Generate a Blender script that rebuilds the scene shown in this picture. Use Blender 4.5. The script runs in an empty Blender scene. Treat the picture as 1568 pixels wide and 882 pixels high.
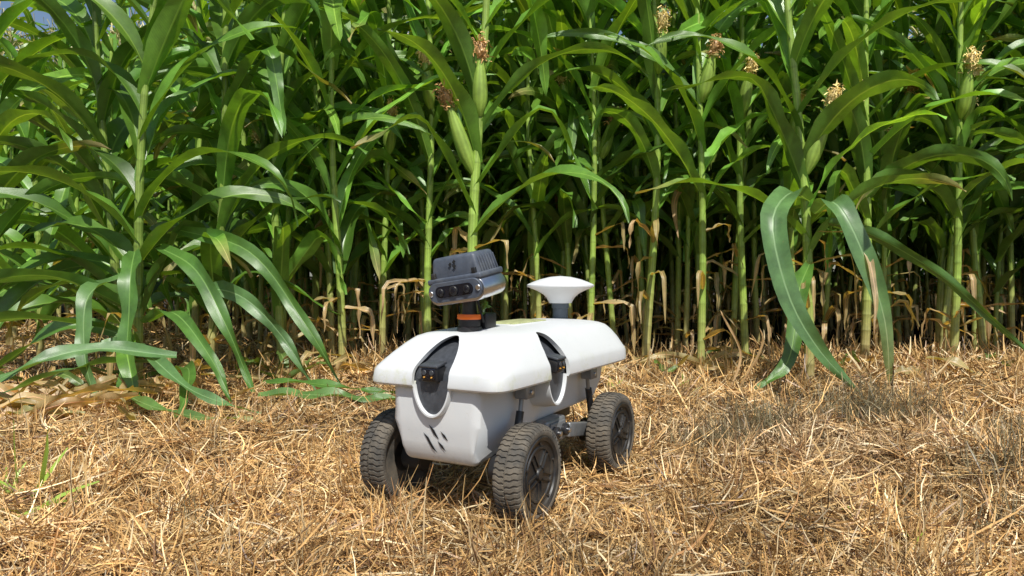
import bpy, bmesh, math, random
import numpy as np
from mathutils import Vector, Matrix, Euler
R = math.radians
rng = np.random.default_rng(7)
scene = bpy.context.scene
scene.view_settings.view_transform = 'Standard'
scene.view_settings.look = 'None'
scene.view_settings.exposure = 0

def link(ob, parent=None):
    scene.collection.objects.link(ob)
    if parent is not None: ob.parent = parent
    return ob
def empty(name, loc=(0,0,0), rz=0):
    e = bpy.data.objects.new(name, None); e.empty_display_size = .1
    e.location = loc; e.rotation_euler = (0,0,rz); return link(e)

# ------------------------------------------------------------ materials
class NT:
    def __init__(s, name):
        s.m = bpy.data.materials.new(name); s.m.use_nodes = True
        s.n = s.m.node_tree.nodes; s.l = s.m.node_tree.links
        s.b = s.n['Principled BSDF']; s.out = s.n['Material Output']
    def add(s, t, **k):
        x = s.n.new(t)
        for a, v in k.items(): setattr(x, a, v)
        return x
    def noise(s, scale, detail=4, rough=.6, coord='Object', vec=None):
        x = s.add('ShaderNodeTexNoise'); x.inputs['Scale'].default_value = scale
        x.inputs['Detail'].default_value = detail; x.inputs['Roughness'].default_value = rough
        if vec is None:
            tc = s.add('ShaderNodeTexCoord'); vec = tc.outputs[coord]
        s.l.new(vec, x.inputs['Vector']); return x.outputs['Fac']
    def ramp(s, fac, stops):
        x = s.add('ShaderNodeValToRGB'); e = x.color_ramp.elements
        while len(e) < len(stops): e.new(.5)
        for i, (p, c) in enumerate(stops):
            e[i].position = p; e[i].color = (c[0], c[1], c[2], 1) if hasattr(c, '__len__') else (c, c, c, 1)
        s.l.new(fac, x.inputs['Fac']); return x.outputs['Color']
    def mix(s, fac, a, b, mode='MIX'):
        x = s.add('ShaderNodeMixRGB', blend_type=mode)
        for i, v in ((0, fac), (1, a), (2, b)):
            if hasattr(v, 'is_linked'): s.l.new(v, x.inputs[i])
            elif i == 0: x.inputs[0].default_value = v
            else: x.inputs[i].default_value = (v[0], v[1], v[2], 1)
        return x.outputs[0]
    def math(s, op, a, b=0.0):
        x = s.add('ShaderNodeMath', operation=op)
        for i, v in ((0, a), (1, b)):
            if hasattr(v, 'is_linked'): s.l.new(v, x.inputs[i])
            else: x.inputs[i].default_value = v
        return x.outputs[0]
    def bump(s, h, strength, dist=.002):
        x = s.add('ShaderNodeBump'); x.inputs['Strength'].default_value = strength
        x.inputs['Distance'].default_value = dist
        s.l.new(h, x.inputs['Height']); s.l.new(x.outputs[0], s.b.inputs['Normal'])
    def col(s, c):
        if hasattr(c, 'is_linked'): s.l.new(c, s.b.inputs['Base Color'])
        else: s.b.inputs['Base Color'].default_value = (c[0], c[1], c[2], 1)
    def attr(s, name):
        x = s.add('ShaderNodeAttribute'); x.attribute_name = name; return x

def plain(name, c, rough=.5, metal=0, var=.25, scale=40, bump=.15, bd=.001, dust=None, dlim=(.55,.75)):
    t = NT(name)
    f = t.noise(scale)
    lo = [v*(1-var) for v in c]; hi = [min(1, v*(1+var)) for v in c]
    cc = t.ramp(f, [(.3, lo), (.7, hi)])
    if dust is not None:
        d = t.ramp(t.noise(14, 6, .7), [(dlim[0], 0), (dlim[1], 1)])
        cc = t.mix(d, cc, dust)
    t.col(cc); t.b.inputs['Roughness'].default_value = rough; t.b.inputs['Metallic'].default_value = metal
    if bump: t.bump(t.noise(scale*6), bump, bd)
    return t.m

t = NT('white_shell')
tc = t.add('ShaderNodeTexCoord'); sep = t.add('ShaderNodeSeparateXYZ'); t.l.new(tc.outputs['Object'], sep.inputs[0])
base = t.ramp(t.noise(5, 3), [(.3, (.66,.68,.69)), (.7, (.72,.735,.74))])
def band(a, b):
    x = t.add('ShaderNodeMapRange'); t.l.new(sep.outputs['Z'], x.inputs['Value'])
    x.inputs['From Min'].default_value = a; x.inputs['From Max'].default_value = b; return x.outputs[0]
st = t.ramp(t.noise(30, 8, .75), [(.46, 0), (.64, .9)])
big = t.ramp(t.noise(6, 3), [(.46, 0), (.60, 1)])
m1 = t.math('MULTIPLY', t.math('MULTIPLY', t.math('MULTIPLY', band(.325, .272), band(.262, .270)), st), big)
c1 = t.mix(m1, base, (.46,.48,.18))
sp = t.ramp(t.noise(60, 6, .7), [(.5, 0), (.75, .35)])
c2 = t.mix(t.math('MULTIPLY', band(.17, .11), sp), c1, (.40,.33,.22))
spk = t.ramp(t.noise(130, 4, .6), [(.66, 0), (.74, .35)])
c3 = t.mix(spk, c2, (.38,.34,.24))
scf = t.ramp(t.noise(9, 9, .8), [(.57, 0), (.70, .12)])
c3 = t.mix(scf, c3, (.42,.40,.34))
t.col(c3); t.b.inputs['Roughness'].default_value = .36
t.bump(t.noise(180, 2), .08, .001)
M_white = t.m
M_dark = plain('dark_grey_insert', (.055,.06,.07), .45, 0, .3, 60, .35, .001, dust=(.25,.25,.24), dlim=(.6,.85))
M_black = plain('black_plastic', (.018,.018,.02), .4, 0, .3, 30, .1, dust=(.12,.1,.08), dlim=(.55,.85))
M_ink = plain('black_print', (.010,.010,.011), .8, 0, .2, 30, 0)
M_hub = plain('hub_plastic', (.016,.016,.017), .42, 0, .3, 25, .15, dust=(.10,.085,.065), dlim=(.5,.8))
M_tyre = plain('tyre_rubber', (.05,.048,.044), .8, 0, .3, 50, .4, dust=(.21,.175,.13), dlim=(.35,.7))
M_metal = plain('brushed_aluminium', (.66,.67,.69), .30, 1, .08, 20, .1, dust=(.45,.43,.4), dlim=(.6,.9))
M_gmetal = plain('grey_metal', (.30,.31,.32), .45, .6, .2, 30, .1, dust=(.3,.26,.2), dlim=(.5,.8))
M_head = plain('head_grey', (.075,.09,.12), .5, 0, .2, 60, .25, dust=(.16,.17,.18), dlim=(.5,.9))
M_orange = plain('orange_ring', (.85,.16,.01), .4, 0, .05, 20, 0)
M_ant = plain('antenna_white', (.72,.73,.74), .4, 0, .04, 12, .05, dust=(.55,.53,.45), dlim=(.6,.9))
M_post = plain('post_grey', (.10,.12,.14), .5, 0, .15, 40, .1)
M_lens = plain('lens_glass', (.01,.012,.02), .06, 0, .2, 10, 0)
M_glare = plain('amber_glare', (.65,.32,.05), .3, 0, .1, 20, 0)  # amber colour standing in for orange glare on the camera windows
M_yel = plain('top_pollen_film', (.42,.44,.22), .5, 0, .3, 60, .1)

t = NT('corn_leaf')
a = t.attr('col'); u = t.attr('uvp'); sp = t.add('ShaderNodeSeparateXYZ'); t.l.new(u.outputs['Vector'], sp.inputs[0])
au = t.math('ABSOLUTE', sp.outputs['X'])
rib = t.ramp(au, [(.05, 1), (.10, 0)])
sn = t.math('SINE', t.math('MULTIPLY', sp.outputs['X'], 75.0))
vein = t.ramp(t.math('ADD', t.math('MULTIPLY', sn, .5), .5), [(0, .82), (1, 1.1)])
blot = t.ramp(t.noise(9, 5, .65), [(.3, .62), (.7, 1.3)])
c = t.mix(1, a.outputs['Color'], vein, 'MULTIPLY'); c = t.mix(1, c, blot, 'MULTIPLY')
lite = t.mix(1, a.outputs['Color'], (2.1,1.7,2.4), 'MULTIPLY')
c = t.mix(t.math('MULTIPLY', rib, .85), c, lite)
fl = t.ramp(t.noise(55, 3, .6), [(.70, 0), (.76, .7)])
c = t.mix(fl, c, (.30,.24,.09))
t.col(c); t.b.inputs['Roughness'].default_value = .35
t.b.inputs['Specular IOR Level'].default_value = .8
t.bump(t.math('ADD', sn, t.math('MULTIPLY', rib, 3)), .25, .0008)
tr = t.add('ShaderNodeBsdfTranslucent')
tcx = t.mix(1, c, (2.5,2.0,.5), 'MULTIPLY'); t.l.new(tcx, tr.inputs['Color'])
ms = t.add('ShaderNodeMixShader'); ms.inputs[0].default_value = .24
t.l.new(t.b.outputs[0], ms.inputs[1]); t.l.new(tr.outputs[0], ms.inputs[2]); t.l.new(ms.outputs[0], t.out.inputs['Surface'])
M_leaf = t.m
t = NT('corn_stalk')
a = t.attr('col'); blot = t.ramp(t.noise(14, 5, .65), [(.3, .7), (.7, 1.25)])
u = t.attr('uvp'); sp = t.add('ShaderNodeSeparateXYZ'); t.l.new(u.outputs['Vector'], sp.inputs[0])
sn = t.math('SINE', t.math('MULTIPLY', sp.outputs['X'], 60.0))
vein = t.ramp(t.math('ADD', t.math('MULTIPLY', sn, .5), .5), [(0, .85), (1, 1.08)])
c = t.mix(1, a.outputs['Color'], blot, 'MULTIPLY'); c = t.mix(1, c, vein, 'MULTIPLY')
t.col(c); t.b.inputs['Roughness'].default_value = .42; t.bump(sn, .2, .0008)
M_stalk = t.m
t = NT('dry_straw')
a = t.attr('col'); c = t.mix(1, a.outputs['Color'], t.ramp(t.noise(60, 3), [(.3, .75), (.7, 1.15)]), 'MULTIPLY')
t.col(c); t.b.inputs['Roughness'].default_value = .45
M_straw = t.m

# ------------------------------------------------------------ mesh builder
class MB:
    def __init__(s): s.v=[]; s.f=[]; s.u=[]; s.c=[]; s.m=[]; s.n=0
    def grid(s, P, U, C, mat=0, wrap=False):
        P = np.asarray(P, float); n, m = P.shape[:2]
        idx = np.arange(n*m).reshape(n, m) + s.n
        a = idx[:-1, :-1]; b = idx[:-1, 1:]; c = idx[1:, 1:]; d = idx[1:, :-1]
        F = np.stack([a, b, c, d], -1).reshape(-1, 4)
        if wrap:
            F2 = np.stack([idx[:-1, -1], idx[:-1, 0], idx[1:, 0], idx[1:, -1]], -1)
            F = np.vstack([F, F2])
        s.v.append(P.reshape(-1, 3)); s.f.append(F)
        s.u.append(np.broadcast_to(U, (n, m, 3)).reshape(-1, 3)); s.c.append(np.broadcast_to(C, (n, m, 3)).reshape(-1, 3))
        s.m.append(np.full(len(F), mat)); s.n += n*m
    def raw(s, V, F, C, mat=0):
        s.v.append(V); s.f.append(F + s.n); s.u.append(np.zeros_like(V)); s.c.append(C)
        s.m.append(np.full(len(F), mat)); s.n += len(V)
    def mesh(s, name, mats, smooth=True):
        V = np.vstack(s.v); F = np.vstack(s.f); me = bpy.data.meshes.new(name)
        me.vertices.add(len(V)); me.vertices.foreach_set('co', V.astype(np.float32).ravel())
        me.loops.add(F.size); me.loops.foreach_set('vertex_index', F.astype(np.int32).ravel())
        me.polygons.add(len(F)); me.polygons.foreach_set('loop_start', np.arange(0, F.size, 4, dtype=np.int32))
        me.polygons.foreach_set('material_index', np.concatenate(s.m).astype(np.int32))
        me.polygons.foreach_set('use_smooth', np.full(len(F), smooth))
        for mt in mats: me.materials.append(mt)
        me.update(calc_edges=True)
        C = np.vstack(s.c); C = np.hstack([C, np.ones((len(C), 1))])
        at = me.attributes.new('col', 'FLOAT_COLOR', 'POINT'); at.data.foreach_set('color', C.astype(np.float32).ravel())
        at = me.attributes.new('uvp', 'FLOAT_VECTOR', 'POINT'); at.data.foreach_set('vector', np.vstack(s.u).astype(np.float32).ravel())
        me.validate(); return me

def norm(a): return a/np.maximum(np.linalg.norm(a, axis=-1, keepdims=True), 1e-9)

# ------------------------------------------------------------ terrain height
hr = np.random.default_rng(3)
WAV = [(hr.uniform(0, 2*math.pi), w, hr.uniform(0, 6.28), amp) for w, amp in
       ((1.7,.012),(1.1,.012),(.8,.012),(.55,.012),(.42,.012),(.3,.011),(.23,.010),(.17,.008),(.12,.005))]
def hgt(x, y):
    x = np.asarray(x, float); y = np.asarray(y, float); h = np.zeros_like(x+y)
    for an, w, ph, amp in WAV:
        h = h + amp*np.sin((x*math.cos(an)+y*math.sin(an))*2*math.pi/w + ph + .8*np.sin(y*2.3+ph)+.8*np.sin(x*1.9+ph*2))
    d = np.sqrt(((x)/.55)**2+((y-1.78)/.55)**2)
    k = np.clip((d-.7)/.7, 0, 1); k = k*k*(3-2*k)
    fade = np.clip((14-np.abs(y-3))/6, 0, 1)*np.clip((14-np.abs(x))/6, 0, 1)
    mound = .07*np.exp(-((x-2.9)/.9)**2-((y-3.6)/.5)**2) + .04*np.exp(-((x+2.4)/.7)**2-((y-2.6)/.5)**2)
    return (h*k*.9 + mound)*fade - .004

# ------------------------------------------------------------ ground
def axis(c, a, n):
    s = np.linspace(-1, 1, n); return c + np.sinh(s*6.2)/np.sinh(6.2)*a
gx = axis(0, 150, 420); gy = axis(2.4, 150, 420)
GX, GY = np.meshgrid(gx, gy); GZ = hgt(GX, GY)
mb = MB(); mb.grid(np.stack([GX, GY, GZ], -1), np.zeros(3), np.array([.3,.2,.1]))
t = NT('stubble_ground')
n1 = t.noise(3, 6, .65); n2 = t.noise(45, 6, .7); n3 = t.noise(220, 3, .7)
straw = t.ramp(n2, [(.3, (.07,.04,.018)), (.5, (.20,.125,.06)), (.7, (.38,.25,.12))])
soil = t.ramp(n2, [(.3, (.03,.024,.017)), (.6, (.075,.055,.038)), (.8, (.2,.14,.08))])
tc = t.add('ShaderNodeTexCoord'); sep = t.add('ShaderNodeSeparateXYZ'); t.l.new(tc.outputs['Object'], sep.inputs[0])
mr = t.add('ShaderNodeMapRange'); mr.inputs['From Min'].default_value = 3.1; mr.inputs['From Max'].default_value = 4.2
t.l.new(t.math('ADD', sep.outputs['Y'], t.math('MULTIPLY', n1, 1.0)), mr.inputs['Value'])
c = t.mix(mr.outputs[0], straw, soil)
t.col(c); t.b.inputs['Roughness'].default_value = .9; t.b.inputs['Specular IOR Level'].default_value = .15
t.bump(t.math('ADD', n2, t.math('MULTIPLY', n3, .5)), .9, .02)
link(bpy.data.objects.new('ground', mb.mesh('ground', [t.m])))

# ------------------------------------------------------------ straw litter
PAL = np.array([(.66,.40,.15),(.76,.51,.22),(.55,.32,.12),(.34,.18,.07),(.86,.68,.40),(.16,.085,.04),(.50,.37,.20)])
PP = np.array([.25,.22,.16,.12,.12,.09,.04])
def straws(mb, x, y, az, el, L, W, cols, z0=None, curl=.5, r=rng):
    N = len(x); k = 5; tt = np.linspace(0, 1, k)
    dz = r.normal(0, curl, N); de = r.normal(-.15, curl*.5, N)
    P = np.zeros((N, k, 3)); p = np.stack([x, y, hgt(x, y) + (z0 if z0 is not None else 0)], -1); P[:, 0] = p
    for i in range(1, k):
        a = az + dz*(tt[i]-.3); e = el + de*tt[i]*1.3
        if i >= 2: a = a + r.normal(0, .16, N)
        d = np.stack([np.cos(a)*np.cos(e), np.sin(a)*np.cos(e), np.sin(e)], -1)
        p = p + d*(L/(k-1))[:, None]; P[:, i] = p
    g = hgt(P[..., 0], P[..., 1]); P[..., 2] = np.maximum(P[..., 2], g+.001+.006*r.random((N,1)))
    T = norm(np.gradient(P, axis=1)); up = norm(r.normal(0, 1, (N, 1, 3))*np.array([.6,.6,.5])+np.array([0,0,.5]))
    S = norm(np.cross(T, up)); w = (W[:, None]*np.array([.8,1,1,.85,.35]))[..., None]*.5
    V = np.stack([P-S*w, P+S*w], 2)
    idx = np.arange(N*k*2).reshape(N, k, 2)
    F = np.stack([idx[:, :-1, 0], idx[:, :-1, 1], idx[:, 1:, 1], idx[:, 1:, 0]], -1).reshape(-1, 4)
    C = np.repeat(cols, k*2, axis=0)
    mb.raw(V.reshape(-1, 3), F, C)
def sample_xy(N, y0, y1, pw, r=rng, marg=.85):
    u = r.random(N); q = 1-pw
    y = (y0**q + u*(y1**q-y0**q))**(1/q) if abs(q) > 1e-6 else y0*(y1/y0)**u
    x = r.uniform(-1, 1, N)*(marg*y+.35); return x, y
def pick(N, r=rng, v=.18):
    return PAL[r.choice(len(PAL), N, p=PP)]*np.exp(r.normal(0, v, (N, 1)))
def patchcol(x, y, c):
    f = np.sin(x*2.1+1.3*np.sin(y*1.7))*np.sin(y*2.6+x*.9+1)
    f2 = np.sin(x*7.1+2*np.sin(y*5.3))*np.sin(y*8.3+x*3.1)
    k = np.clip(.95+.16*f+.14*f2, .6, 1.15)[:, None]
    dk = np.exp(-((x-.85)/.50)**2-((y-2.15)/.34)**2)[:, None]
    c = c*k
    c = c*(1-dk*.45) + dk*.45*c.mean(1, keepdims=True)*np.array([.62,.50,.38])
    return c
mb = MB()
N = 95000; x, y = sample_xy(N, .75, 4.9, .55)
straws(mb, x, y, rng.uniform(0, 6.28, N), rng.normal(.05, .2, N), rng.uniform(.03, .11, N), rng.uniform(.0012, .0036, N)*(.7+.25*y), patchcol(x, y, pick(N)), z0=rng.uniform(0, .022, N), curl=.7)
NT_ = 5200; tx, ty = sample_xy(NT_, .8, 4.6, .5); k = 15
x = np.repeat(tx, k)+rng.normal(0, .016, NT_*k); y = np.repeat(ty, k)+rng.normal(0, .016, NT_*k)
taz = np.repeat(rng.uniform(0, 6.28, NT_), k); tel = np.repeat(rng.uniform(.1, 1.1, NT_), k); ts = np.repeat(rng.uniform(.4, 1.15, NT_), k)
near = (np.hypot(x, y-1.78) < .36)
tel = np.where(near, .12, tel)
N = NT_*k
c = pick(N); c *= np.repeat(np.exp(rng.normal(0, .28, NT_)), k)[:, None]
straws(mb, x, y, taz+rng.normal(0, .75, N), tel+rng.normal(0, .25, N), ts*rng.uniform(.04, .13, N), rng.uniform(.0012, .003, N)*(.7+.25*y), patchcol(x, y, c), curl=.9)
N = 1100; x, y = sample_xy(N, .8, 4.4, .5)
straws(mb, x, y, rng.normal(.4, 1.1, N), rng.normal(.10, .1, N), rng.uniform(.12, .26, N), rng.uniform(.002, .0042, N), pick(N)*1.1, z0=rng.uniform(.01, .035, N), curl=.7)
wc = np.array([(.028,1.493),(-.257,1.67),(.2525,1.893),(-.03,2.07)])
for (cx, cy) in wc:
    n = 160; a = rng.uniform(0, 6.28, n); rr = rng.uniform(.06, .14, n)
    straws(mb, cx+np.cos(a)*rr, cy+np.sin(a)*rr*.9, a+rng.normal(0, 1, n), rng.normal(.5, .35, n), rng.uniform(.03, .09, n), rng.uniform(.0015, .003, n), pick(n), curl=.8)
N = 9000; x = rng.uniform(-1.5, 3.4, N); y = rng.normal(3.9, .45, N)
straws(mb, x, y, rng.uniform(0, 6.28, N), rng.normal(.5, .4, N), rng.uniform(.06, .2, N), rng.uniform(.003, .008, N), pick(N)*.9, curl=.9)
N = 16000; x = rng.uniform(-7, -1.2, N); y = rng.uniform(4.2, 7.5, N)
straws(mb, x, y, rng.uniform(0, 6.28, N), rng.normal(.15, .2, N), rng.uniform(.08, .25, N), rng.uniform(.004, .009, N), pick(N), curl=.7)
link(bpy.data.objects.new('straw_litter', mb.mesh('straw_litter', [M_straw])))

mb = MB()
for (cx, cy, sx, n, hh) in ((.62,2.15,.16,420,.11),(.80,2.35,.14,260,.12),(1.28,2.62,.20,620,.17),(1.2,1.75,.14,320,.10),(1.55,2.3,.16,220,.11),(-.62,1.45,.06,60,.10),(.95,1.5,.12,160,.08)):
    x = cx+rng.normal(0, sx*.6, n); y = cy+rng.normal(0, sx*.45, n)
    col = np.array([(.15,.115,.07)])*np.exp(rng.normal(0, .35, (n, 1)))*np.array([1,1,1])+rng.random((n,1))*np.array([(.05,.06,.015)])
    straws(mb, x, y, rng.uniform(0, 6.28, n), rng.normal(1.1, .3, n), rng.uniform(.5, 1.2, n)*hh, rng.uniform(.0012, .0026, n), col, curl=.7)
link(bpy.data.objects.new('dried_grass', mb.mesh('dried_grass', [M_straw])))
mb = MB()
for (cx, cy, n, L) in ((-1.10,1.62,14,.16),(-.98,1.48,8,.18),(-1.02,1.55,6,.14),(.78,1.40,9,.05),(.88,1.68,7,.05),(.72,1.52,5,.04),(-.95,1.75,5,.06),(.70,3.05,8,.12),(.25,2.9,8,.1),(.45,3.2,10,.1),(-.9,2.4,6,.06),(-1.3,2.2,8,.1),(-1.5,2.1,7,.08)):
    straws(mb, cx+rng.normal(0, .02, n), cy+rng.normal(0, .02, n), rng.uniform(0, 6.28, n), rng.normal(.5, .3, n), rng.uniform(.6, 1.2, n)*L, rng.uniform(.004, .008, n), np.array([(.18,.34,.04)])*np.exp(rng.normal(0, .2, (n, 1))), curl=.7)
link(bpy.data.objects.new('weeds', mb.mesh('weeds', [M_leaf])))

# ------------------------------------------------------------ corn
DRY = np.array([.58,.41,.20])
def leaf_curve(mb, pos, sidev, W, r, col, dry=0, drytip=0, roll=None, fold=(.6,.15), prof=None):
    n = len(pos); tt = np.linspace(0, 1, n)
    T = norm(np.gradient(pos, axis=0)); S = norm(sidev - (sidev*T).sum(1, keepdims=True)*T); Nn = np.cross(S, T)
    Nn *= np.where(Nn[:1, 2:3] < 0, -1, 1)
    if roll is not None:
        c, s = np.cos(roll)[:, None], np.sin(roll)[:, None]; S, Nn = S*c+Nn*s, Nn*c-S*s
    w = W*(.5+.5*np.clip(tt/.22, 0, 1)**.8)*np.clip(1-tt**2.2, 0, 1)**.75 if prof is None else W*prof
    w = np.maximum(w, .0015)
    us = np.array([-1,-.5,-.08,.08,.5,1]); fo = (fold[0]+(fold[1]-fold[0])*tt)[:, None]
    ph = r.uniform(0, 6.28, 2); fr = r.uniform(14, 26)
    P = np.zeros((n, 6, 3))
    for j, uu in enumerate(us):
        rip = np.sin(tt*fr+ph[0 if uu < 0 else 1])*.0135*abs(uu)**2*np.minimum(1, tt*4)*min(1, W/.07)
        P[:, j] = pos + S*(uu*w/2*np.cos(fo[:, 0]))[:, None] + Nn*(abs(uu)*w/2*np.sin(fo[:, 0])+rip)[:, None]
    P[..., 2] = np.maximum(P[..., 2], .012+.01*r.random())
    U = np.zeros((n, 6, 3)); U[..., 0] = us; U[..., 1] = tt[:, None]
    d = np.clip(dry + drytip*np.clip((tt-.7)/.3, 0, 1), 0, 1)[:, None]
    C = (np.array(col)*(1-d)+DRY*d)[:, None, :]*np.ones((1, 6, 1))
    mb.grid(P, U, C, 0)
def leaf(mb, base, az, e0, droop, L, W, r, col, dry=0, drytip=0, kink=False, drift=None, n=18):
    tt = np.linspace(0, 1, n)
    if kink:
        k0 = r.uniform(.25, .5); s = np.clip((tt-k0)/.18, 0, 1); ang = e0-.25*tt-(droop-.25)*s*s*(3-2*s)
    else: ang = e0-droop*tt**r.uniform(1.1, 1.7)
    ang = np.maximum(ang, -1.5)
    a = az+(r.normal(0, .35) if drift is None else drift)*tt**1.3
    d = np.stack([np.cos(a)*np.cos(ang), np.sin(a)*np.cos(ang), np.sin(ang)], -1)
    pos = base+np.vstack([np.zeros(3), np.cumsum(d[:-1]*L/(n-1), axis=0)])
    sv = np.stack([-np.sin(a), np.cos(a), np.zeros(n)], -1)
    roll = r.normal(0, .8)*tt**1.2+r.normal(0, .25)
    leaf_curve(mb, pos, sv, W, r, col, dry, drytip, roll)
def tube(mb, P, rad, col, mat=1, m=9):
    P = np.asarray(P); T = norm(np.gradient(P, axis=0)); X = norm(np.cross(T, np.array([0.3,.95,.1]))); Y = np.cross(T, X)
    th = np.linspace(0, 2*math.pi, m, endpoint=False)
    G = P[:, None]+(X[:, None]*np.cos(th)[None, :, None]+Y[:, None]*np.sin(th)[None, :, None])*np.asarray(rad)[:, None, None]
    U = np.zeros((len(P), m, 3)); U[..., 0] = th/6.283
    C = np.broadcast_to(np.asarray(col)[:, None, :], (len(P), m, 3)); mb.grid(G, U, C, mat, wrap=True)
def ribbons(mb, base, n, L, W, r, col, axis=(0,0,1), spread=.8, mat=1, g=.12, rad=.006):
    for _ in range(n):
        d = norm(np.array(axis)+r.normal(0, spread, 3)*.6); k = 5; p = np.array(base)+r.normal(0, rad, 3); pts = [p]
        for i in range(k-1):
            d = norm(d+r.normal(0, .35, 3)+np.array([0,0,-g])); p = p+d*L*r.uniform(.7, 1.2)/(k-1); pts.append(p)
        pts = np.array(pts); T = norm(np.gradient(pts, axis=0)); S = norm(np.cross(T, r.normal(0, 1, 3)))
        G = np.stack([pts-S*W/2, pts+S*W/2], 1)
        mb.grid(G, np.zeros(3), np.array(col)*math.exp(r.normal(0, .25)), mat)
def ear(mb, base, ax, L, rad, r, silk=(.30,.15,.05)):
    ax = norm(np.array(ax)); n = 12; tt = np.linspace(0, 1, n)
    P = np.array(base)+ax*(tt*L)[:, None]+np.array([0,0,1])*(tt**2*L*.08)[:, None]
    rr = rad*np.array([.35,.6,.82,.96,1,1,.97,.9,.8,.68,.55,.42])
    C = np.array([(.28,.42,.07)])*(1+.15*np.sin(tt*9))[:, None]; tube(mb, P, rr, C, 1, 10)
    for i in range(3):
        a = r.uniform(0, 6.28); leaf(mb, P[-3], a, 1.1, .9, L*r.uniform(.25,.45), .018, r, (.16,.28,.04))
    tip = P[-1]; sc = np.array(silk)
    th = np.linspace(0, math.pi, 9); Pt = tip+ax*(-np.cos(th)*.042+.032)[:, None]
    tube(mb, Pt, np.maximum(.025*np.sin(th), .001), np.array([sc*.85]*9), 1, 10)
    for j in range(5):
        ribbons(mb, tip+ax*(.004+.016*j), 50, .026, .0045, r, sc*1.25, ax, 1.3, rad=.015, g=.35)
def corn(seed, H=2.5, r0=.019, start=.6, az=None, ears=(), lean=(0,0), green=1.0, Lr=(.7,.98), Wr=(.075,.105), dl=3, tas=True, bend=0, ldroop=0, n=18, sp=.85):
    r = np.random.default_rng(seed); mb = MB(); az = r.uniform(0, 6.28) if az is None else az
    q = r.uniform(0, 6.28); wob = r.uniform(.012, .03)
    ctr = lambda zz: np.stack([lean[0]*zz+bend*zz*zz+wob*np.sin(zz*2.3+q)-wob*math.sin(q), lean[1]*zz+.012*np.cos(zz*1.9+q)-.012*math.cos(q), zz], -1)
    zz = []; node = [.03]
    while node[-1] < H-.12: node.append(node[-1]+(.10+.05*min(1, node[-1]))*sp+r.uniform(-.014, .014))
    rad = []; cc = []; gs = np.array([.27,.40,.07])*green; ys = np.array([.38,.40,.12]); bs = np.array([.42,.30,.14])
    br = r.uniform(.10, .40)
    for i, a in enumerate(node):
        b = node[i+1] if i+1 < len(node) else H
        jit = r.uniform(.85, 1.12)
        for f, s in ((0, 1.07), (.07, 1.06), (.13, 1.0), (.5, .99), (.85, 1.02), (.97, 1.05)):
            h = a+(b-a)*f; zz.append(h); rad.append(r0*s*(1-.62*(h/H)**1.3))
            k = min(1, max(0, (h-br)/.3)); k0 = min(1, h/br)
            c = (bs*(1-k0)+ys*k0)*(1-k)+gs*k*jit
            if f < .1: c = c*(.86 if f == 0 else .95)
            cc.append(c)
    zz = np.array(zz); tube(mb, ctr(zz), rad, cc)
    for i in range(7):
        a = i*.9+r.uniform(0, .4); P = np.array([[math.cos(a)*.014, math.sin(a)*.014, .06],[math.cos(a)*.035, math.sin(a)*.035, .025],[math.cos(a)*.045, math.sin(a)*.045, -.03]])
        tube(mb, P, [.004,.0035,.003], np.array([bs*.8]*3), 1, 5)
    ns = [a for a in node if a >= start]
    for i, a in enumerate(ns):
        base = ctr(np.array([a]))[0]; f = (a-start)/(H-start+1e-6); side = (i % 2)*math.pi
        L = r.uniform(*Lr)*(1-.35*max(0, f-.6)/.4)*(.8+.2*min(1, f*4)); W = r.uniform(*Wr)*(1-.3*max(0, f-.7)/.3)
        e0 = r.uniform(.8, 1.3)+.12*f; dr = r.uniform(1.2, 2.6)-.5*f+ldroop*(1-f)
        g = np.array([.115,.255,.034])*green*math.exp(r.normal(0, .26)); g = g*np.array([1+.6*f*r.random(), 1+.25*f, 1])
        leaf(mb, base, az+side+r.normal(0, .5), e0, dr, L, W, r, g, dry=0, drytip=(.7 if r.random() < .2 else 0), kink=r.random() < .22, n=n)
    for i in range(dl):
        a = r.uniform(.12, max(.3, start)); base = ctr(np.array([a]))[0]
        leaf(mb, base, r.uniform(0, 6.28), r.uniform(-.1, .7), r.uniform(1.6, 2.4), r.uniform(.2, .5), r.uniform(.02, .045), r, (.2,.22,.05), dry=r.uniform(.4, 1), kink=True, n=12)
    for (h, a, L, tilt) in ears:
        base = ctr(np.array([h]))[0]; ear(mb, base+np.array([math.cos(a), math.sin(a), 0])*.012, (math.cos(a)*math.sin(tilt), math.sin(a)*math.sin(tilt), math.cos(tilt)), L, .035, r,
            silk=((.50,.30,.12) if r.random() < .4 else (.74,.58,.24)))
    if tas:
        top = ctr(np.array([H-.03]))[0]; ribbons(mb, top, 14, .34, .009, r, (.66,.57,.27), (0,0,1), .35)
        tube(mb, np.array([top, top+[0,0,.15], top+[.01,0,.36]]), [.006,.004,.003], np.array([(.42,.38,.15)]*3), 1, 5)
    return mb.mesh('corn_plant', [M_leaf, M_stalk])

variants = []
for i in range(12):
    e = ()
    if i % 2 == 0: e = ((1.15+.1*(i % 3), i*1.3, .22, .35),)
    variants.append(corn(100+i, H=2.55+.07*(i % 4), r0=.015+.0022*(i % 4), start=.42+.09*(i % 4), ears=e, lean=(.05*math.sin(i*1.3), .03*math.cos(i*2)), dl=4, green=.74+.07*(i % 3), Lr=(.75,1.05), Wr=(.085,.12), n=13, sp=.78))  # field greens darkened in colour to deepen the shade behind the front row
edge_vars = [corn(300+i, H=2.35+.1*(i % 3), start=.16, ears=(), dl=2, Lr=(.65,.95), green=1.0, ldroop=.2, lean=(.04*math.sin(i*2), -.02), n=14) for i in range(5)]

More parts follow.
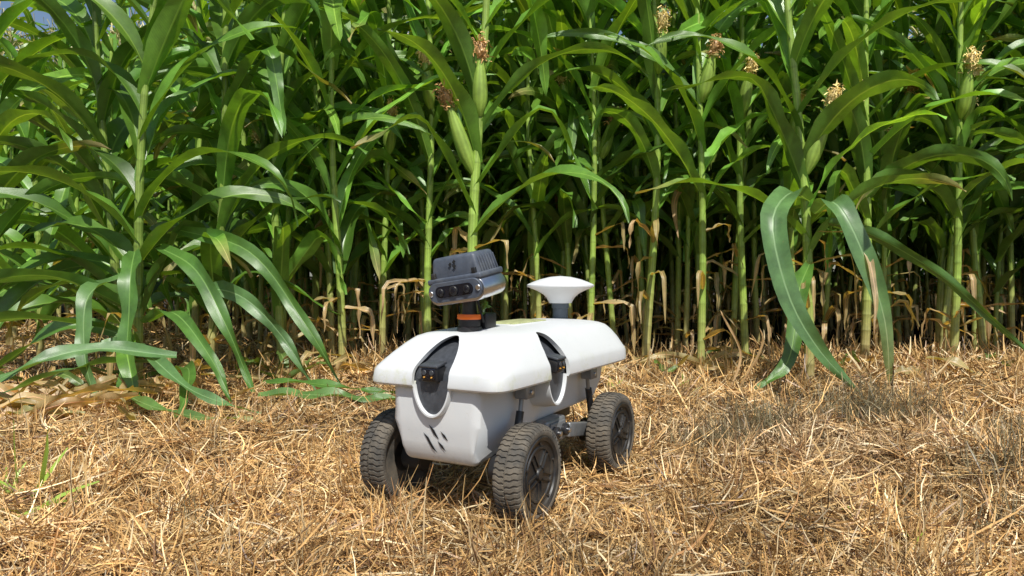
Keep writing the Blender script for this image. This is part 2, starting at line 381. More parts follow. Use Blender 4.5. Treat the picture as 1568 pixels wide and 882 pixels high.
field = empty('corn_field')
pr = np.random.default_rng(11)
def put(me, x, y, name='corn_stand', parent=field, s=1, rz=None, tilt=True):
    ob = bpy.data.objects.new(name, me); ob.location = (x, y, float(hgt(x, y))-.01)
    ob.rotation_euler = (pr.normal(0, .05) if tilt else 0, pr.normal(0, .05) if tilt else 0, pr.uniform(0, 6.28) if rz is None else rz)
    ob.scale = (s, s, s*pr.uniform(.96, 1.05)); return link(ob, parent)
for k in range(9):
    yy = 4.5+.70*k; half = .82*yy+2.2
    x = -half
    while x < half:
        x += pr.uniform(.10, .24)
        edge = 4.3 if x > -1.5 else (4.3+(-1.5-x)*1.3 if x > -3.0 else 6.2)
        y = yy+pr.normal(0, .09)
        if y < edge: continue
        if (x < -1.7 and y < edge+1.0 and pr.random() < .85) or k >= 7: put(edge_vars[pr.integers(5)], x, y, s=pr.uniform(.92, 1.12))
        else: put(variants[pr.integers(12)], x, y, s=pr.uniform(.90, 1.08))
front = [
 (-.167,3.25,.62,.25,((.92,-2.75,.28,.40),(1.16,-1.4,.22,.12)),2.5,.025),
 (1.37,3.40,.55,-.35,((.95,-.5,.29,.35),),2.5,.023),
 (1.86,3.90,.6,.3,((1.2,-2.6,.2,.3),),2.6,.023),
 (1.27,4.0,.65,.2,((1.35,-1.2,.2,.3),),2.65,.021),
 (.95,3.72,.75,-.1,((1.42,-.9,.22,.3),),2.6,.020),
 (.69,3.85,.75,.6,((1.55,-1.4,.2,.3),),2.5,.022),
 (.60,4.3,.6,2.8,((1.2,-.4,.2,.3),),2.5,.017),
 (1.03,4.4,.6,.1,(),2.5,.016),
 (2.47,4.25,.6,.15,((1.4,-1.2,.2,.25),),2.6,.022),
 (2.78,4.35,.6,.5,((1.3,-2.1,.2,.3),),2.6,.022),
 (3.10,4.0,.5,-.2,(),2.6,.023),
 (2.15,4.3,.6,1.1,((1.1,-1.6,.2,.3),),2.55,.017),
 (.15,4.2,.55,.1,(),2.6,.017),
 (.35,4.35,.6,1.0,((1.5,-2.2,.2,.3),),2.5,.018),
 (-.45,4.0,.5,-.2,((1.36,-1.9,.22,.3),),2.6,.021),
 (-.72,4.1,.45,.4,((1.2,-1.2,.2,.3),),2.5,.019),
 (-.98,4.0,.4,.1,(),2.5,.018),
 (-1.25,4.0,.3,-.3,(),2.4,.018),
 (-.85,3.7,.45,.7,(),2.5,.020),
 (2.3,3.85,.6,-.4,((1.25,-1.5,.22,.3),),2.6,.021),
 (1.6,4.2,.6,.9,((1.2,5,.2,.3),),2.6,.018),
 (.42,3.95,.75,-.5,(),2.6,.018),
 (2.95,3.6,.6,.3,((1.15,-2.4,.2,.3),),2.5,.021),
]
fr_ = np.random.default_rng(21)
for i, (x, y, st, az, ears, H, r0) in enumerate(front):
    me = corn(500+i, H=H, r0=r0, start=st, az=az, ears=ears, lean=(fr_.normal(0, .03), fr_.normal(-.01, .02)), dl=6, green=1.12, Lr=(.75,1.15), Wr=(.075,.125), sp=.76)  # front-row green raised, sunlit highlights put into the leaf colour
    put(me, x, y, 'corn_plant', None, rz=0, tilt=False)
left = [(-1.60,3.15,.10,.15,2.3,.05,.016),(-1.42,3.45,.15,-.5,2.4,.03,.02),(-1.80,3.4,.12,.7,2.2,-.03,0),(-2.30,3.25,.12,.1,1.7,0,0),(-1.15,3.7,.3,-.2,2.4,.02,.0),
        (-2.1,3.9,.15,.9,1.8,0,0),(-2.75,4.3,.15,.2,1.65,0,0),(-1.75,4.1,.25,-.5,2.5,0,0),(-2.9,5.0,.15,.4,1.8,0,0),(-2.5,4.8,.15,-.4,2.1,0,0),(-3.5,5.2,.15,.6,2.0,0,0)]
for i, (x, y, st, az, H, lx, b) in enumerate(left):
    me = corn(700+i, H=H, r0=.021, start=st, az=az, lean=(lx, -.02), dl=4, green=(.80 if i < 3 else 1.1), Lr=(.75,1.1), Wr=(.09,.13), bend=b, ldroop=.35, sp=.66, tas=False)
    put(me, x, y, 'corn_plant', None, rz=0, tilt=False)

def spline(pts, n=22):
    p = np.array(pts, float); p = np.vstack([2*p[0]-p[1], p, 2*p[-1]-p[-2]]); out = []
    segs = len(p)-3
    for q in np.linspace(0, segs-1e-6, n):
        i = int(q); f = q-i; a, b, c, d = p[i:i+4]
        out.append(.5*((2*b)+(c-a)*f+(2*a-5*b+4*c-d)*f*f+(3*b-a-3*c+d)*f**3))
    return np.array(out)
mb = MB(); lr = np.random.default_rng(5)
def hang(pts, W, col, dry=0, tip=0, sv=(1,-.2,0), fold=(.5,.12), roll=0):
    P = spline(pts); n = len(P); leaf_curve(mb, P, np.tile(np.array(sv, float), (n, 1)), W, lr, col, dry, tip, np.full(n, roll), fold)
G1 = (.12,.25,.08); G2 = (.095,.22,.038)
hang([(1.36,3.39,.84),(1.22,3.25,.86),(1.09,3.1,.72),(1.13,3.02,.42),(1.24,2.98,.2),(1.40,2.95,.02)], .125, G1)
hang([(1.38,3.38,.78),(1.42,3.27,.82),(1.48,3.18,.66),(1.57,3.12,.33),(1.60,3.12,.02)], .115, G1, tip=.3)
hang([(1.40,3.38,.75),(1.65,3.38,.68),(1.95,3.3,.47),(2.32,3.15,.06)], .07, G2, sv=(.3,-.6,.6))
hang([(1.35,3.36,.55),(1.24,3.2,.42),(1.15,3.08,.14),(.97,3.02,.02)], .085, G2)
hang([(1.40,3.38,.70),(1.50,3.2,.66),(1.53,3.12,.45),(1.52,3.1,.25)], .035, (.3,.32,.2), dry=.7)
hang([(-1.50,3.12,.16),(-1.62,2.95,.22),(-1.80,2.85,.17),(-2.1,2.75,.02)], .07, G1, sv=(.4,.8,.3))
hang([(-1.58,3.1,.35),(-1.80,2.85,.50),(-2.05,2.6,.42),(-2.25,2.4,.25)], .085, G2, sv=(.6,-.5,.6))
hang([(-1.58,3.1,.6),(-1.52,2.95,.5),(-1.50,2.88,.25),(-1.52,2.85,.02)], .09, G2)
hang([(-1.62,3.1,.5),(-1.66,2.9,.42),(-1.62,2.8,.2),(-1.55,2.75,.02)], .085, (.12,.24,.07))
hang([(-1.5,3.15,.62),(-1.28,3.0,.52),(-1.12,2.9,.3),(-1.0,2.85,.05)], .085, G2)
hang([(-1.45,3.2,.7),(-1.1,3.1,.6),(-.85,3.0,.32),(-.68,2.95,.06)], .08, G2)
hang([(-1.45,3.2,.45),(-1.15,3.1,.42),(-.95,3.05,.25),(-.80,3.0,.03)], .075, G1)
hang([(-1.55,3.1,.30),(-1.35,2.95,.35),(-1.15,2.8,.2),(-1.02,2.7,.03)], .07, G2)
hang([(-1.62,3.1,.25),(-1.80,3.0,.30),(-2.0,2.9,.15),(-2.12,2.85,.03)], .07, G2, sv=(.5,.5,.5))
hang([(-1.50,3.05,.14),(-1.60,2.8,.16),(-1.75,2.55,.1),(-1.85,2.35,.03)], .06, G1, sv=(.7,-.5,.3))
hang([(-1.40,3.05,.10),(-1.25,2.85,.14),(-1.15,2.6,.08),(-1.12,2.45,.02)], .06, G2, sv=(.8,.3,.3))
hang([(-1.60,3.1,.20),(-1.35,2.75,.20),(-1.10,2.55,.10),(-.85,2.5,.03)], .06, G1, sv=(.3,.8,.3))
hang([(-1.65,3.05,.28),(-1.85,2.7,.34),(-2.0,2.4,.22),(-1.95,2.15,.05)], .075, G2, sv=(.8,-.3,.3))
hang([(-1.25,2.75,.20),(-1.50,2.6,.24),(-1.70,2.45,.16),(-1.90,2.35,.03)], .065, G1, sv=(.3,.8,.5))
hang([(-1.55,2.95,.06),(-1.30,2.55,.07),(-1.05,2.38,.05),(-.80,2.35,.04)], .05, (.13,.25,.06), sv=(.3,1,.2), tip=.4)
hang([(-.95,2.75,.05),(-.75,2.72,.06),(-.55,2.72,.05),(-.35,2.75,.03)], .07, (.12,.24,.06), sv=(0,1,.3))
hang([(-1.0,2.95,.07),(-.80,2.88,.08),(-.60,2.85,.06),(-.45,2.9,.04)], .05, G2, sv=(0,1,.3))
hang([(-1.45,2.5,.03),(-1.62,2.45,.05),(-1.75,2.5,.02)], .05, (.2,.26,.08), dry=.3, sv=(0,1,.2))
# broad bleached dead leaves heaped at the foot of the left clump
for (x0, y0, a, L, W) in ((-1.95,2.55,.2,.6,.06),(-1.9,2.45,-.1,.5,.05),(-1.8,2.6,.5,.45,.055),(-2.0,2.7,.0,.6,.05),(-1.6,2.65,2.6,.4,.05),(-1.75,2.35,.3,.35,.045)):
    hang([(x0+math.cos(a+.15*j)*L*j/3, y0+math.sin(a+.15*j)*L*j/3, .05+.03*math.sin(j*1.5+x0*9)) for j in range(4)], W, G2, dry=.95, sv=(-math.sin(a), math.cos(a), .4), roll=.3)
for i in range(100):
    cx = lr.choice([lr.uniform(-2.4,-1.0), lr.uniform(-1.2, 2.9)], p=[.5,.5]); cy = lr.uniform(2.3, 3.2) if cx < -1.2 else lr.uniform(3.3, 3.9); a = lr.uniform(0, 6.28); L = lr.uniform(.15, .5)
    pts = [(cx+math.cos(a+.3*j)*L*j/3, cy+math.sin(a+.3*j)*L*j/3, .03+lr.uniform(0, .09)) for j in range(4)]
    hang(pts, lr.uniform(.025, .06), G2, dry=(lr.uniform(.6, 1) if lr.random() < .85 else .1), sv=(-math.sin(a), math.cos(a), .3), roll=lr.normal(0, .5))
hang([(1.03,4.38,.95),(.98,4.3,1.0),(.93,4.25,.9),(.95,4.22,.7)], .05, G2, dry=1)
hang([(2.45,4.2,1.5),(2.3,4.1,1.62),(2.2,4.05,1.6),(2.12,4.0,1.62)], .07, (.3,.28,.05), dry=.5, tip=.5)
hang([(.88,3.0,.02),(.93,3.0,.18),(.86,2.98,.32),(.84,2.98,.36)], .012, G2, dry=1)
hang([(.93,3.0,.05),(1.0,2.95,.22),(.98,2.93,.3)], .012, G2, dry=1)
link(bpy.data.objects.new('fallen_corn_leaves', mb.mesh('fallen_corn_leaves', [M_leaf, M_stalk])))
mb = MB()
sx = np.array([-.155,-.16,.05,.09,.12,-.75]); sy = np.array([1.27,1.27,1.33,1.36,1.35,1.28])
straws(mb, sx, sy, np.array([1.4,1.9,2.2,.9,2.6,1.0]), np.array([1.45,1.3,1.0,.8,.9,1.1]), np.array([.16,.10,.11,.09,.10,.12]), np.full(6, .0035), np.tile([.62,.46,.25], (6,1)), curl=.15)
link(bpy.data.objects.new('straw_stems', mb.mesh('straw_stems', [M_straw])))

# ------------------------------------------------------------ robot
robot = empty('agricultural_robot', (-.0023, 1.78, 0), R(-119.4))
def obj(name, me, mat, smooth=True, parent=robot):
    if mat is not None: me.materials.append(mat)
    if smooth:
        for p in me.polygons: p.use_smooth = True
        try: me.set_sharp_from_angle(angle=R(38))
        except Exception: pass
    return link(bpy.data.objects.new(name, me), parent)
def from_bm(name, bm, mat, M=None, smooth=True, parent=robot):
    bmesh.ops.recalc_face_normals(bm, faces=bm.faces)
    if M is not None: bmesh.ops.transform(bm, matrix=M, verts=bm.verts)
    me = bpy.data.meshes.new(name); bm.to_mesh(me); bm.free(); return obj(name, me, mat, smooth, parent)
def rbox(name, size, loc, mat, bev=.004, rot=(0,0,0), seg=3, parent=robot, taper=None):
    bm = bmesh.new(); bmesh.ops.create_cube(bm, size=1); bmesh.ops.scale(bm, vec=size, verts=bm.verts)
    if taper:
        for v in bm.verts:
            if v.co.z > 0: v.co.x *= taper[0]; v.co.y *= taper[1]
    if bev: bmesh.ops.bevel(bm, geom=list(bm.edges), offset=bev, segments=seg, profile=.5, affect='EDGES')
    return from_bm(name, bm, mat, Matrix.Translation(loc) @ Euler(rot).to_matrix().to_4x4(), parent=parent)
def lathe(name, prof, mat, M=Matrix(), n=48, parent=robot):
    bm = bmesh.new(); rings = []
    for (r_, z_) in prof:
        if r_ < 1e-6: rings.append([bm.verts.new((0, 0, z_))])
        else: rings.append([bm.verts.new((r_*math.cos(2*math.pi*i/n), r_*math.sin(2*math.pi*i/n), z_)) for i in range(n)])
    for a, b in zip(rings, rings[1:]):
        for i in range(n):
            j = (i+1) % n
            if len(a) == 1 and len(b) == 1: continue
            if len(a) == 1: bm.faces.new((a[0], b[i], b[j]))
            elif len(b) == 1: bm.faces.new((a[i], a[j], b[0]))
            else: bm.faces.new((a[i], a[j], b[j], b[i]))
    return from_bm(name, bm, mat, M, parent=parent)
def cylb(name, r_, h, mat, loc, rot=(0,0,0), bev=.001, n=32, parent=robot):
    return lathe(name, [(0,-h/2),(r_-bev,-h/2),(r_,-h/2+bev),(r_,h/2-bev),(r_-bev,h/2),(0,h/2)], mat, Matrix.Translation(loc) @ Euler(rot).to_matrix().to_4x4(), n, parent)
def rod(name, a, b, r_, mat):
    a = Vector(a); b = Vector(b); d = b-a; q = d.to_track_quat('Z', 'Y')
    return lathe(name, [(0,0),(r_,0),(r_,d.length),(0,d.length)], mat, Matrix.Translation(a) @ q.to_matrix().to_4x4(), 20)

SH = [ # z, x front, x rear, half width, exponent
 (.274,.332,-.368,.165,14),(.278,.335,-.371,.1675,14),(.282,.3355,-.3715,.1678,14),(.302,.332,-.371,.166,14),(.309,.329,-.370,.164,13),(.316,.323,-.369,.160,12),
 (.337,.297,-.364,.147,11),(.356,.272,-.358,.132,10),(.364,.261,-.354,.125,9),(.370,.250,-.348,.118,9),(.3755,.235,-.338,.106,8),(.3795,.215,-.320,.092,7),(.383,.185,-.29,.074,6),(.386,.14,-.24,.053,4),(.388,.09,-.17,.03,3),(.3885,.05,-.1,.012,2.5)]
def ring(z, xf, xr, w, e, n=176):
    xc = (xf+xr)/2; a = (xf-xr)/2; out = []
    for i in range(n):
        th = 2*math.pi*i/n; c, s = a*math.cos(th), w*math.sin(th)
        q = (abs(c/a)**e+abs(s/w)**e)**(-1/e)
        out.append((xc+c*q, s*q, z))
    return out
def shell_loft(bm, rows):
    rs = [[bm.verts.new(p) for p in ring(*row)] for row in rows]; n = len(rs[0])
    for a, b in zip(rs, rs[1:]):
        for i in range(n): bm.faces.new((a[i], a[(i+1) % n], b[(i+1) % n], b[i]))
    return rs
def shrink(rows, d, dz): return [(z-dz if z > .33 else z-dz*.3, xf-d, xr+d, max(.006, w-d), e) for (z, xf, xr, w, e) in rows]
bm = bmesh.new()
o = shell_loft(bm, SH); inn = shell_loft(bm, [( .274, .332-.008, -.368+.008, .165-.008, 14)]+shrink(SH[1:], .008, .007)[1:])
bm.faces.new(o[-1]); bm.faces.new(inn[-1])
n = len(o[0])
for i in range(n): bm.faces.new((o[0][i], o[0][(i+1) % n], inn[0][(i+1) % n], inn[0][i]))
shell = from_bm('upper_shell', bm, M_white)
def ecyl(M, a, b, h, n=64):
    bm = bmesh.new()
    lo = [bm.verts.new((a*math.cos(2*math.pi*i/n), b*math.sin(2*math.pi*i/n), 0)) for i in range(n)]
    hi = [bm.verts.new((v.co.x, v.co.y, h)) for v in lo]
    for i in range(n): bm.faces.new((lo[i], lo[(i+1) % n], hi[(i+1) % n], hi[i]))
    bm.faces.new(lo); bm.faces.new(hi); bmesh.ops.recalc_face_normals(bm, faces=bm.faces)
    bmesh.ops.transform(bm, matrix=M, verts=bm.verts); return bm
ZP = .296; BP = .079
def podM(px, py, yaw): return Matrix.Translation((px, py, ZP)) @ Matrix.Rotation(yaw, 4, 'Z') @ Matrix(((0,0,1,0),(1,0,0,0),(0,1,0,0),(0,0,0,1)))
PODS = [(0, (.334,0), .045), (math.pi/2, (.072,.164), .047), (-math.pi/2, (.072,-.164), .047)]
for yaw, (px, py), a in PODS:
    d = Vector((math.cos(yaw), math.sin(yaw), 0))
    o_ = Vector((px, py, 0))-d*(.15 if yaw == 0 else .095)
    bmc = ecyl(podM(o_.x, o_.y, yaw), a, BP, .3)
    me = bpy.data.meshes.new('cut'); bmc.to_mesh(me); bmc.free(); cut = link(bpy.data.objects.new('cut', me))
    cut.parent = robot
    mod = shell.modifiers.new('b', 'BOOLEAN'); mod.object = cut; mod.operation = 'DIFFERENCE'; mod.solver = 'EXACT'
    bpy.context.view_layer.update()
    dg = bpy.context.evaluated_depsgraph_get(); nm = bpy.data.meshes.new_from_object(shell.evaluated_get(dg))
    shell.modifiers.clear(); shell.data = nm; bpy.data.objects.remove(cut, do_unlink=True)
shell.data.set_sharp_from_angle(angle=R(24))
bm = bmesh.new(); rows = shrink(SH, .018, .013); rs = shell_loft(bm, rows); bm.faces.new(rs[-1]); bm.faces.new(rs[0]); from_bm('inner_core', bm, M_dark)
for yaw, (px, py), a in PODS:
    d = Vector((math.cos(yaw), math.sin(yaw), 0)); nm = 'front' if yaw == 0 else 'side'
    back = .06; o_ = Vector((px, py, 0))-d*back
    bm = bmesh.new(); n = 64; levels = [(-.06, 1.24), (.030, 1.17), (back-.014, 1.11), (back-.008, 1.09), (back-.003, 1.05), (back-.003, .97), (back-.005, .945), (back-.020, .93)]
    rs = []
    M = podM(o_.x, o_.y, yaw)
    for (h, k) in levels:
        rs.append([bm.verts.new((a*k*math.cos(2*math.pi*i/n), BP*(1+(k-1)*.6)*math.sin(2*math.pi*i/n), h)) for i in range(n)])
    for p, q in zip(rs, rs[1:]):
        for i in range(n): bm.faces.new((p[i], p[(i+1) % n], q[(i+1) % n], q[i]))
    bmesh.ops.transform(bm, matrix=M, verts=bm.verts)
    bmesh.ops.bisect_plane(bm, geom=list(bm.verts)+list(bm.edges)+list(bm.faces), plane_co=(0,0,.279), plane_no=(0,0,1), clear_outer=True)
    from_bm(nm+'_pod_rim', bm, M_white)
    bm = ecyl(podM(o_.x-d.x*.03, o_.y-d.y*.03, yaw), a*.95, BP*.965, back+.03-.011)
    bmesh.ops.bisect_plane(bm, geom=list(bm.verts)+list(bm.edges)+list(bm.faces), plane_co=(0,0,.290), plane_no=(0,0,1), clear_outer=True)
    from_bm(nm+'_pod_panel', bm, M_dark)
    c = Vector((px, py, 0))-d*.014; rz = yaw
    rbox(nm+'_camera_housing', (.036,.040,.032), (c.x, c.y, .304), M_black, .005, (0, .12, rz))
    c2 = Vector((px, py, 0))+d*.004
    rbox(nm+'_camera_window', (.004,.033,.023), (c2.x, c2.y, .304), M_lens, .0015, (0, .12, rz))
    for s in (-.009, .009):
        sv = Vector((-d.y, d.x, 0))*s; c3 = c2+d*.002+sv
        cylb(nm+'_camera_lens', .0055, .004, M_dark, (c3.x, c3.y, .307), (0, math.pi/2, rz), .0008, 20)
        cylb(nm+'_camera_glare', .0018, .0045, M_glare, (c3.x, c3.y, .2975), (0, math.pi/2, rz), .0004, 12)  # painted glare spot below each lens, no lamp
    c4 = Vector((px, py, 0))-d*.012
    rbox(nm+'_camera_visor', (.038,.044,.006), (c4.x, c4.y, .322), M_dark, .002, (0, .2, rz))

prof = [(.268,.118),(.297,.113),(.312,.145),(.319,.20),(.320,.290),(-.330,.290),(-.330,.215),(-.285,.172),(.06,.165),(.16,.148),(.205,.118)]
bm = bmesh.new(); W2 = .096
A = [bm.verts.new((x, -W2, z)) for x, z in prof]; B = [bm.verts.new((x, W2, z)) for x, z in prof]
for vs in (A, B):
    for v in vs:
        if v.co.z > .25: v.co.y *= 1.14
        elif v.co.z < .14: v.co.y *= .92
n = len(prof); bm.faces.new(A); bm.faces.new(B)
for i in range(n): bm.faces.new((A[i], A[(i+1) % n], B[(i+1) % n], B[i]))
bmesh.ops.recalc_face_normals(bm, faces=bm.faces)
bmesh.ops.bevel(bm, geom=list(bm.edges), offset=.018, segments=6, profile=.5, affect='EDGES', clamp_overlap=True)
hull = from_bm('lower_hull', bm, M_white)
bpy.context.view_layer.update()
def nose_x(y, z):
    ok, loc, nrm, _ = hull.ray_cast(Vector((.6, y, z)), Vector((-1, 0, 0)))
    return loc.x if ok else .312
def para(name, pts, mat):
    # printed decal laid on the curved nose: small grid so that it follows the surface
    P = [Vector((0, p[0], p[1])) for p in pts]; bm = bmesh.new(); k = 5; g = []
    for i in range(k):
        row = []
        for j in range(k):
            u_, v_ = i/(k-1), j/(k-1)
            q = (P[0]*(1-u_)+P[1]*u_)*(1-v_)+(P[3]*(1-u_)+P[2]*u_)*v_
            row.append(bm.verts.new((nose_x(q.y, q.z)+.0014, q.y, q.z)))
        g.append(row)
    for i in range(k-1):
        for j in range(k-1): bm.faces.new((g[i][j], g[i+1][j], g[i+1][j+1], g[i][j+1]))
    return from_bm(name, bm, mat)
para('emblem_bar_1', [(-.028,.180),(-.016,.171),(.002,.139),(-.010,.148)], M_ink)
para('emblem_bar_2', [(-.013,.198),(.000,.188),(.011,.168),(-.002,.178)], M_ink)
para('emblem_bar_3', [(.006,.166),(.018,.157),(.025,.144),(.013,.153)], M_ink)
para('emblem_bar_4', [(.015,.187),(.026,.179),(.033,.167),(.022,.175)], M_ink)

def wheel(x, y):
    s = 1 if y > 0 else -1
    e = bpy.data.objects.new('wheel', None); e.empty_display_size = .05; e.location = (x, y, .1); e.rotation_euler = (0, 0, 0 if s > 0 else math.pi); link(e, robot)
    for nm, me in WM:
        link(bpy.data.objects.new(nm, me), e)
WM = []
Mx = Matrix.Rotation(-math.pi/2, 4, 'X')
tp = [(.072,.022),(.076,.028),(.080,.0305),(.088,.031),(.094,.028),(.0965,.023),(.0985,.012),(.099,0)]
tp = tp + [(r_, -z_) for r_, z_ in tp[-2::-1]]
o_ = lathe('tyre', [(0,.018)]+tp+[(0,-.018)], M_tyre, Mx, 72); WM.append(('tyre', o_.data)); bpy.data.objects.remove(o_)
mbw = MB(); NL = 52
def tr(y): return np.interp(abs(y), [0,.012,.023,.028,.0315], [.099,.0985,.0965,.094,.087])
for i in range(NL):
    th0 = 2*math.pi*i/NL
    for hs in (-1, 1):
        ys = np.linspace(.0015, .0315, 9)*hs; g = []
        for y in ys:
            off = .06*abs(y)/.0315+ .012*math.sin(abs(y)*380)+(.0 if hs > 0 else math.pi/NL)
            wd = math.radians(2.35)
            row = []
            for dth, dr in ((-wd, -.003), (-wd*.82, .0028), (wd*.82, .0028), (wd, -.003)):
                rr = tr(y)+dr; th = th0+off+dth; row.append((rr*math.cos(th), y, rr*math.sin(th)))
            g.append(row)
        mbw.grid(np.array(g), np.zeros(3), np.zeros(3))
me = mbw.mesh('tread', [M_tyre], smooth=False); WM.append(('tread', me))
o_ = lathe('hub', [(0,.029),(.010,.029),(.013,.026),(.0135,.0235),(.050,.0245),(.052,.027),(.056,.027),(.058,.0245),(.066,.0255),(.068,.029),(.0755,.0315),(.0785,.028),(.0785,-.02),(0,-.02)], M_hub, Mx, 72); WM.append(('hub', o_.data)); bpy.data.objects.remove(o_)
bm = bmesh.new()
for i in range(5):
    for dd in (-.007, .007):
        r1 = bmesh.ops.create_cube(bm, size=1)['verts']; bmesh.ops.scale(bm, vec=(.034,.004,.0035), verts=r1)
        bmesh.ops.translate(bm, vec=(.033, .0255, dd), verts=r1); bmesh.ops.rotate(bm, cent=(0,0,0), matrix=Matrix.Rotation(i*2*math.pi/5+.3, 3, 'Y'), verts=r1)
    r1 = bmesh.ops.create_cone(bm, cap_ends=True, segments=10, radius1=.0028, radius2=.0028, depth=.004)['verts']
    bmesh.ops.rotate(bm, cent=(0,0,0), matrix=Matrix.Rotation(math.pi/2, 3, 'X'), verts=r1); bmesh.ops.translate(bm, vec=(.062,.027,0), verts=r1)
    bmesh.ops.rotate(bm, cent=(0,0,0), matrix=Matrix.Rotation(i*2*math.pi/5+.93, 3, 'Y'), verts=r1)
o_ = from_bm('hub_ribs', bm, M_hub, smooth=False); WM.append(('hub_ribs', o_.data)); bpy.data.objects.remove(o_)
for x in (.225, -.225):
    for y in (.168, -.168): wheel(x, y)
for s in (1, -1):
    for x in (.225, -.225):
        cylb('wheel_motor', .030, .05, M_black, (x, s*.112, .1), (math.pi/2, 0, 0), .003)
        sg = 1 if x > 0 else -1
        rbox('swing_arm', (.15,.018,.036), (x-sg*.06, s*.105, .112), M_gmetal, .004, (0, sg*.16, 0))
        rod('damper_body', (x-sg*.015, s*.124, .115), (x-sg*.045, s*.124, .215), .0085, M_black)
        rod('damper_rod', (x-sg*.045, s*.124, .21), (x-sg*.055, s*.124, .262), .005, M_gmetal)
        rbox('damper_bracket', (.038,.030,.030), (x-sg*.055, s*.130, .257), M_gmetal, .003)
        cylb('bracket_bolt', .005, .006, M_metal, (x-sg*.055, s*.146, .255), (math.pi/2, 0, 0), .001, 12)
    rbox('pivot_housing', (.10,.05,.060), (0, s*.098, .140), M_gmetal, .007)
    rbox('pivot_plate', (.075,.006,.044), (0, s*.1255, .140), M_gmetal, .003)
    for dx in (-.024, .024):
        cylb('pivot_cap', .014, .02, M_black, (dx, s*.131, .140), (math.pi/2, 0, 0), .003, 24)
        cylb('pivot_bolt', .006, .01, M_metal, (dx, s*.142, .140), (math.pi/2, 0, 0), .001, 12)
rbox('belly_plate', (.36,.13,.03), (-.02, 0, .155), M_black, .004)

rbox('top_panel', (.17,.075,.006), (-.03, 0, .3885), M_yel, .002)
rbox('top_panel_frame', (.185,.088,.004), (-.03, 0, .3865), M_white, .0015)
ant = Matrix.Translation((-.274, 0, 0))
lathe('antenna_post', [(0,.372),(.027,.372),(.027,.383),(.021,.386),(.0205,.412),(.0235,.414),(.0235,.431),(0,.431)], M_post, ant)
lathe('antenna_dish', [(0,.427),(.031,.427),(.033,.432),(.038,.441),(.048,.451),(.064,.460),(.080,.4665),(.089,.470),(.0915,.4725),(.0915,.476),(.088,.4785),(.076,.484),(.055,.4915),(.028,.498),(0,.5005)], M_ant, ant, 72)
mx = .185
lathe('mast_base', [(0,.375),(.027,.375),(.027,.390),(.0245,.392),(.0245,.408),(0,.408)], M_black, Matrix.Translation((mx,0,0)))
lathe('mast_ring', [(0,.407),(.026,.407),(.027,.409),(.027,.416),(.026,.418),(0,.418)], M_orange, Matrix.Translation((mx,0,0)))
lathe('mast_neck', [(0,.417),(.017,.417),(.016,.455),(0,.455)], M_black, Matrix.Translation((mx,0,0)))
rbox('mast_bracket', (.045,.035,.035), (mx-.045, .012, .402), M_black, .004)
head = bpy.data.objects.new('camera_head', None); head.empty_display_size = .05; head.location = (mx+.008, 0, .482); head.rotation_euler = (R(8), R(8), R(2)); head.scale = (1, 1.02, 1.06); link(head, robot)
def stadium(name, x0, x1, hw, hh, mat, z=0, n=12, inset=None):
    bm = bmesh.new(); pts = []
    rr = hh*.98
    for cx, a0 in ((hw-rr, -math.pi/2), (-(hw-rr), math.pi/2)):
        for i in range(n+1):
            a = a0+math.pi*i/n; pts.append((cx+rr*math.cos(a), rr*math.sin(a)))
    lev = [(x0, .93), (x0+.002, 1), (x1-.002, 1), (x1, .95)]; rs = []
    for xx, k in lev: rs.append([bm.verts.new((xx, p[0]*(1-(1-k)*.35), z+p[1]*k)) for p in pts])
    for a, b in zip(rs, rs[1:]):
        for i in range(len(pts)): bm.faces.new((a[i], a[(i+1) % len(pts)], b[(i+1) % len(pts)], b[i]))
    bm.faces.new(rs[0]); bm.faces.new(rs[-1]); return from_bm(name, bm, mat, parent=head)
stadium('silver_body', -.045, .050, .070, .025, M_metal, -.006)
stadium('face_bezel', .050, .056, .066, .0205, M_head, -.004)
stadium('face_window', .056, .0575, .046, .0115, M_lens, -.003)
for yy_, rr in ((-.032,.0075),(0,.0095),(.032,.0075)):
    cylb('lens', rr, .006, M_black, (.059, yy_, -.003), (0, math.pi/2, 0), .001, 24, head)
    cylb('lens_glass', rr*.6, .0065, M_lens, (.0595, yy_, -.003), (0, math.pi/2, 0), .001, 24, head)
for yy_ in (-.058, .058):
    cylb('side_screw', .006, .004, M_metal, (.057, yy_, -.004), (0, math.pi/2, 0), .001, 16, head)
rbox('grey_housing', (.092,.120,.046), (-.002, 0, .042), M_head, .007, taper=(.88,.86), parent=head)
rbox('housing_collar', (.102,.132,.012), (.001, 0, .0185), M_head, .004, parent=head)
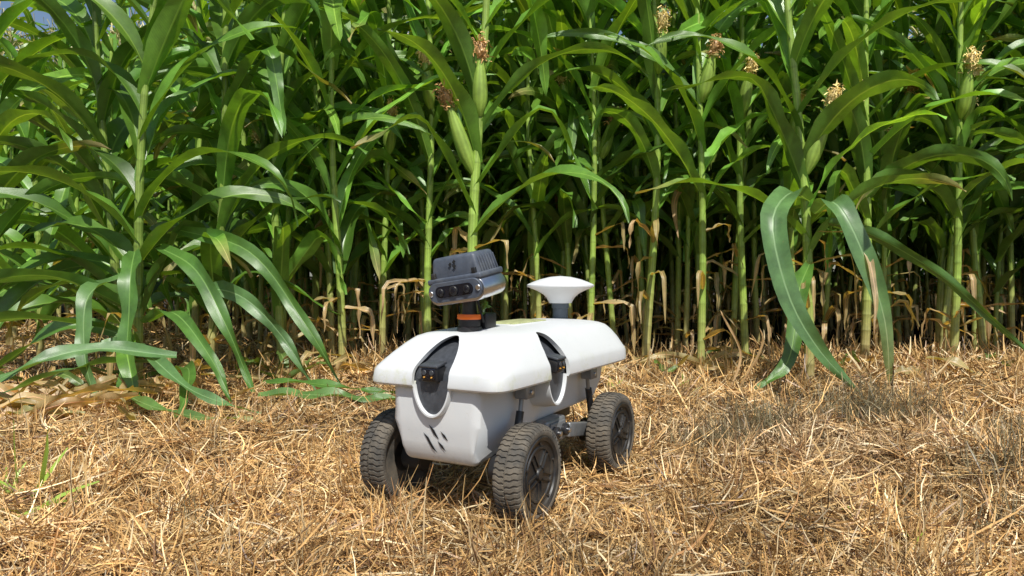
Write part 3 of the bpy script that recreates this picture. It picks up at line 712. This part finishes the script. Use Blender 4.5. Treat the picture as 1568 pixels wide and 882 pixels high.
for i in range(7):
    for s in (-1, 1):
        rbox('cooling_rib', (.003,.004,.034), (-.036+i*.011, s*.0575, .040), M_head, .001, (s*.2, 0, 0), parent=head)
for yy_ in (-.050, .050):
    rbox('corner_latch', (.008,.010,.016), (.046, yy_, .028), M_black, .002, parent=head)
for k_, (yy_, zz_) in enumerate(((-.006,.049),(.004,.053),(.004,.044))):
    rbox('head_emblem', (.0012,.007,.005), (.0435-(zz_-.042)*.12+.0012, yy_, zz_), M_ink, 0, (R(40), -.12, 0), parent=head)
rod('head_cable', (mx-.01, .03, .40), (mx+.0, .02, .45), .003, M_black)
mb = MB(); P = spline([(mx-.03,.02,.415),(mx-.01,.035,.43),(mx+.01,.05,.44),(mx+.02,.065,.435)], 10)
leaf_curve(mb, P, np.tile([0,.2,1.], (10,1)), .026, lr, (.08,.2,.04)); link(bpy.data.objects.new('leaf_scrap', mb.mesh('leaf_scrap', [M_leaf])), robot)

# ------------------------------------------------------------ light and camera
el, sx_, sy_ = R(55), .16, -.80
az = math.atan2(sx_, sy_)
h_ = math.hypot(sx_, sy_); sv = Vector((sx_/h_*math.cos(el), sy_/h_*math.cos(el), math.sin(el)))
sun = bpy.data.lights.new('sun', 'SUN'); sun.energy = 5.0; sun.angle = R(.53); sun.color = (1, .965, .89)
so = link(bpy.data.objects.new('sun', sun)); so.rotation_euler = sv.to_track_quat('Z', 'Y').to_euler(); so.location = (0,0,8)
w = bpy.data.worlds.new('World'); scene.world = w; w.use_nodes = True; nt = w.node_tree
sk = nt.nodes.new('ShaderNodeTexSky'); sk.sky_type = 'NISHITA'; sk.sun_disc = False; sk.sun_elevation = el; sk.sun_rotation = az
bg = nt.nodes['Background']; bg.inputs['Strength'].default_value = .10; nt.links.new(sk.outputs[0], bg.inputs['Color'])
cam = bpy.data.cameras.new('camera'); cam.lens = 26; cam.sensor_width = 36; cam.clip_start = .02; cam.clip_end = 600
co = link(bpy.data.objects.new('camera', cam)); co.location = (0, 0, .505); co.rotation_euler = (R(90-1.06), 0, 0)
scene.camera = co
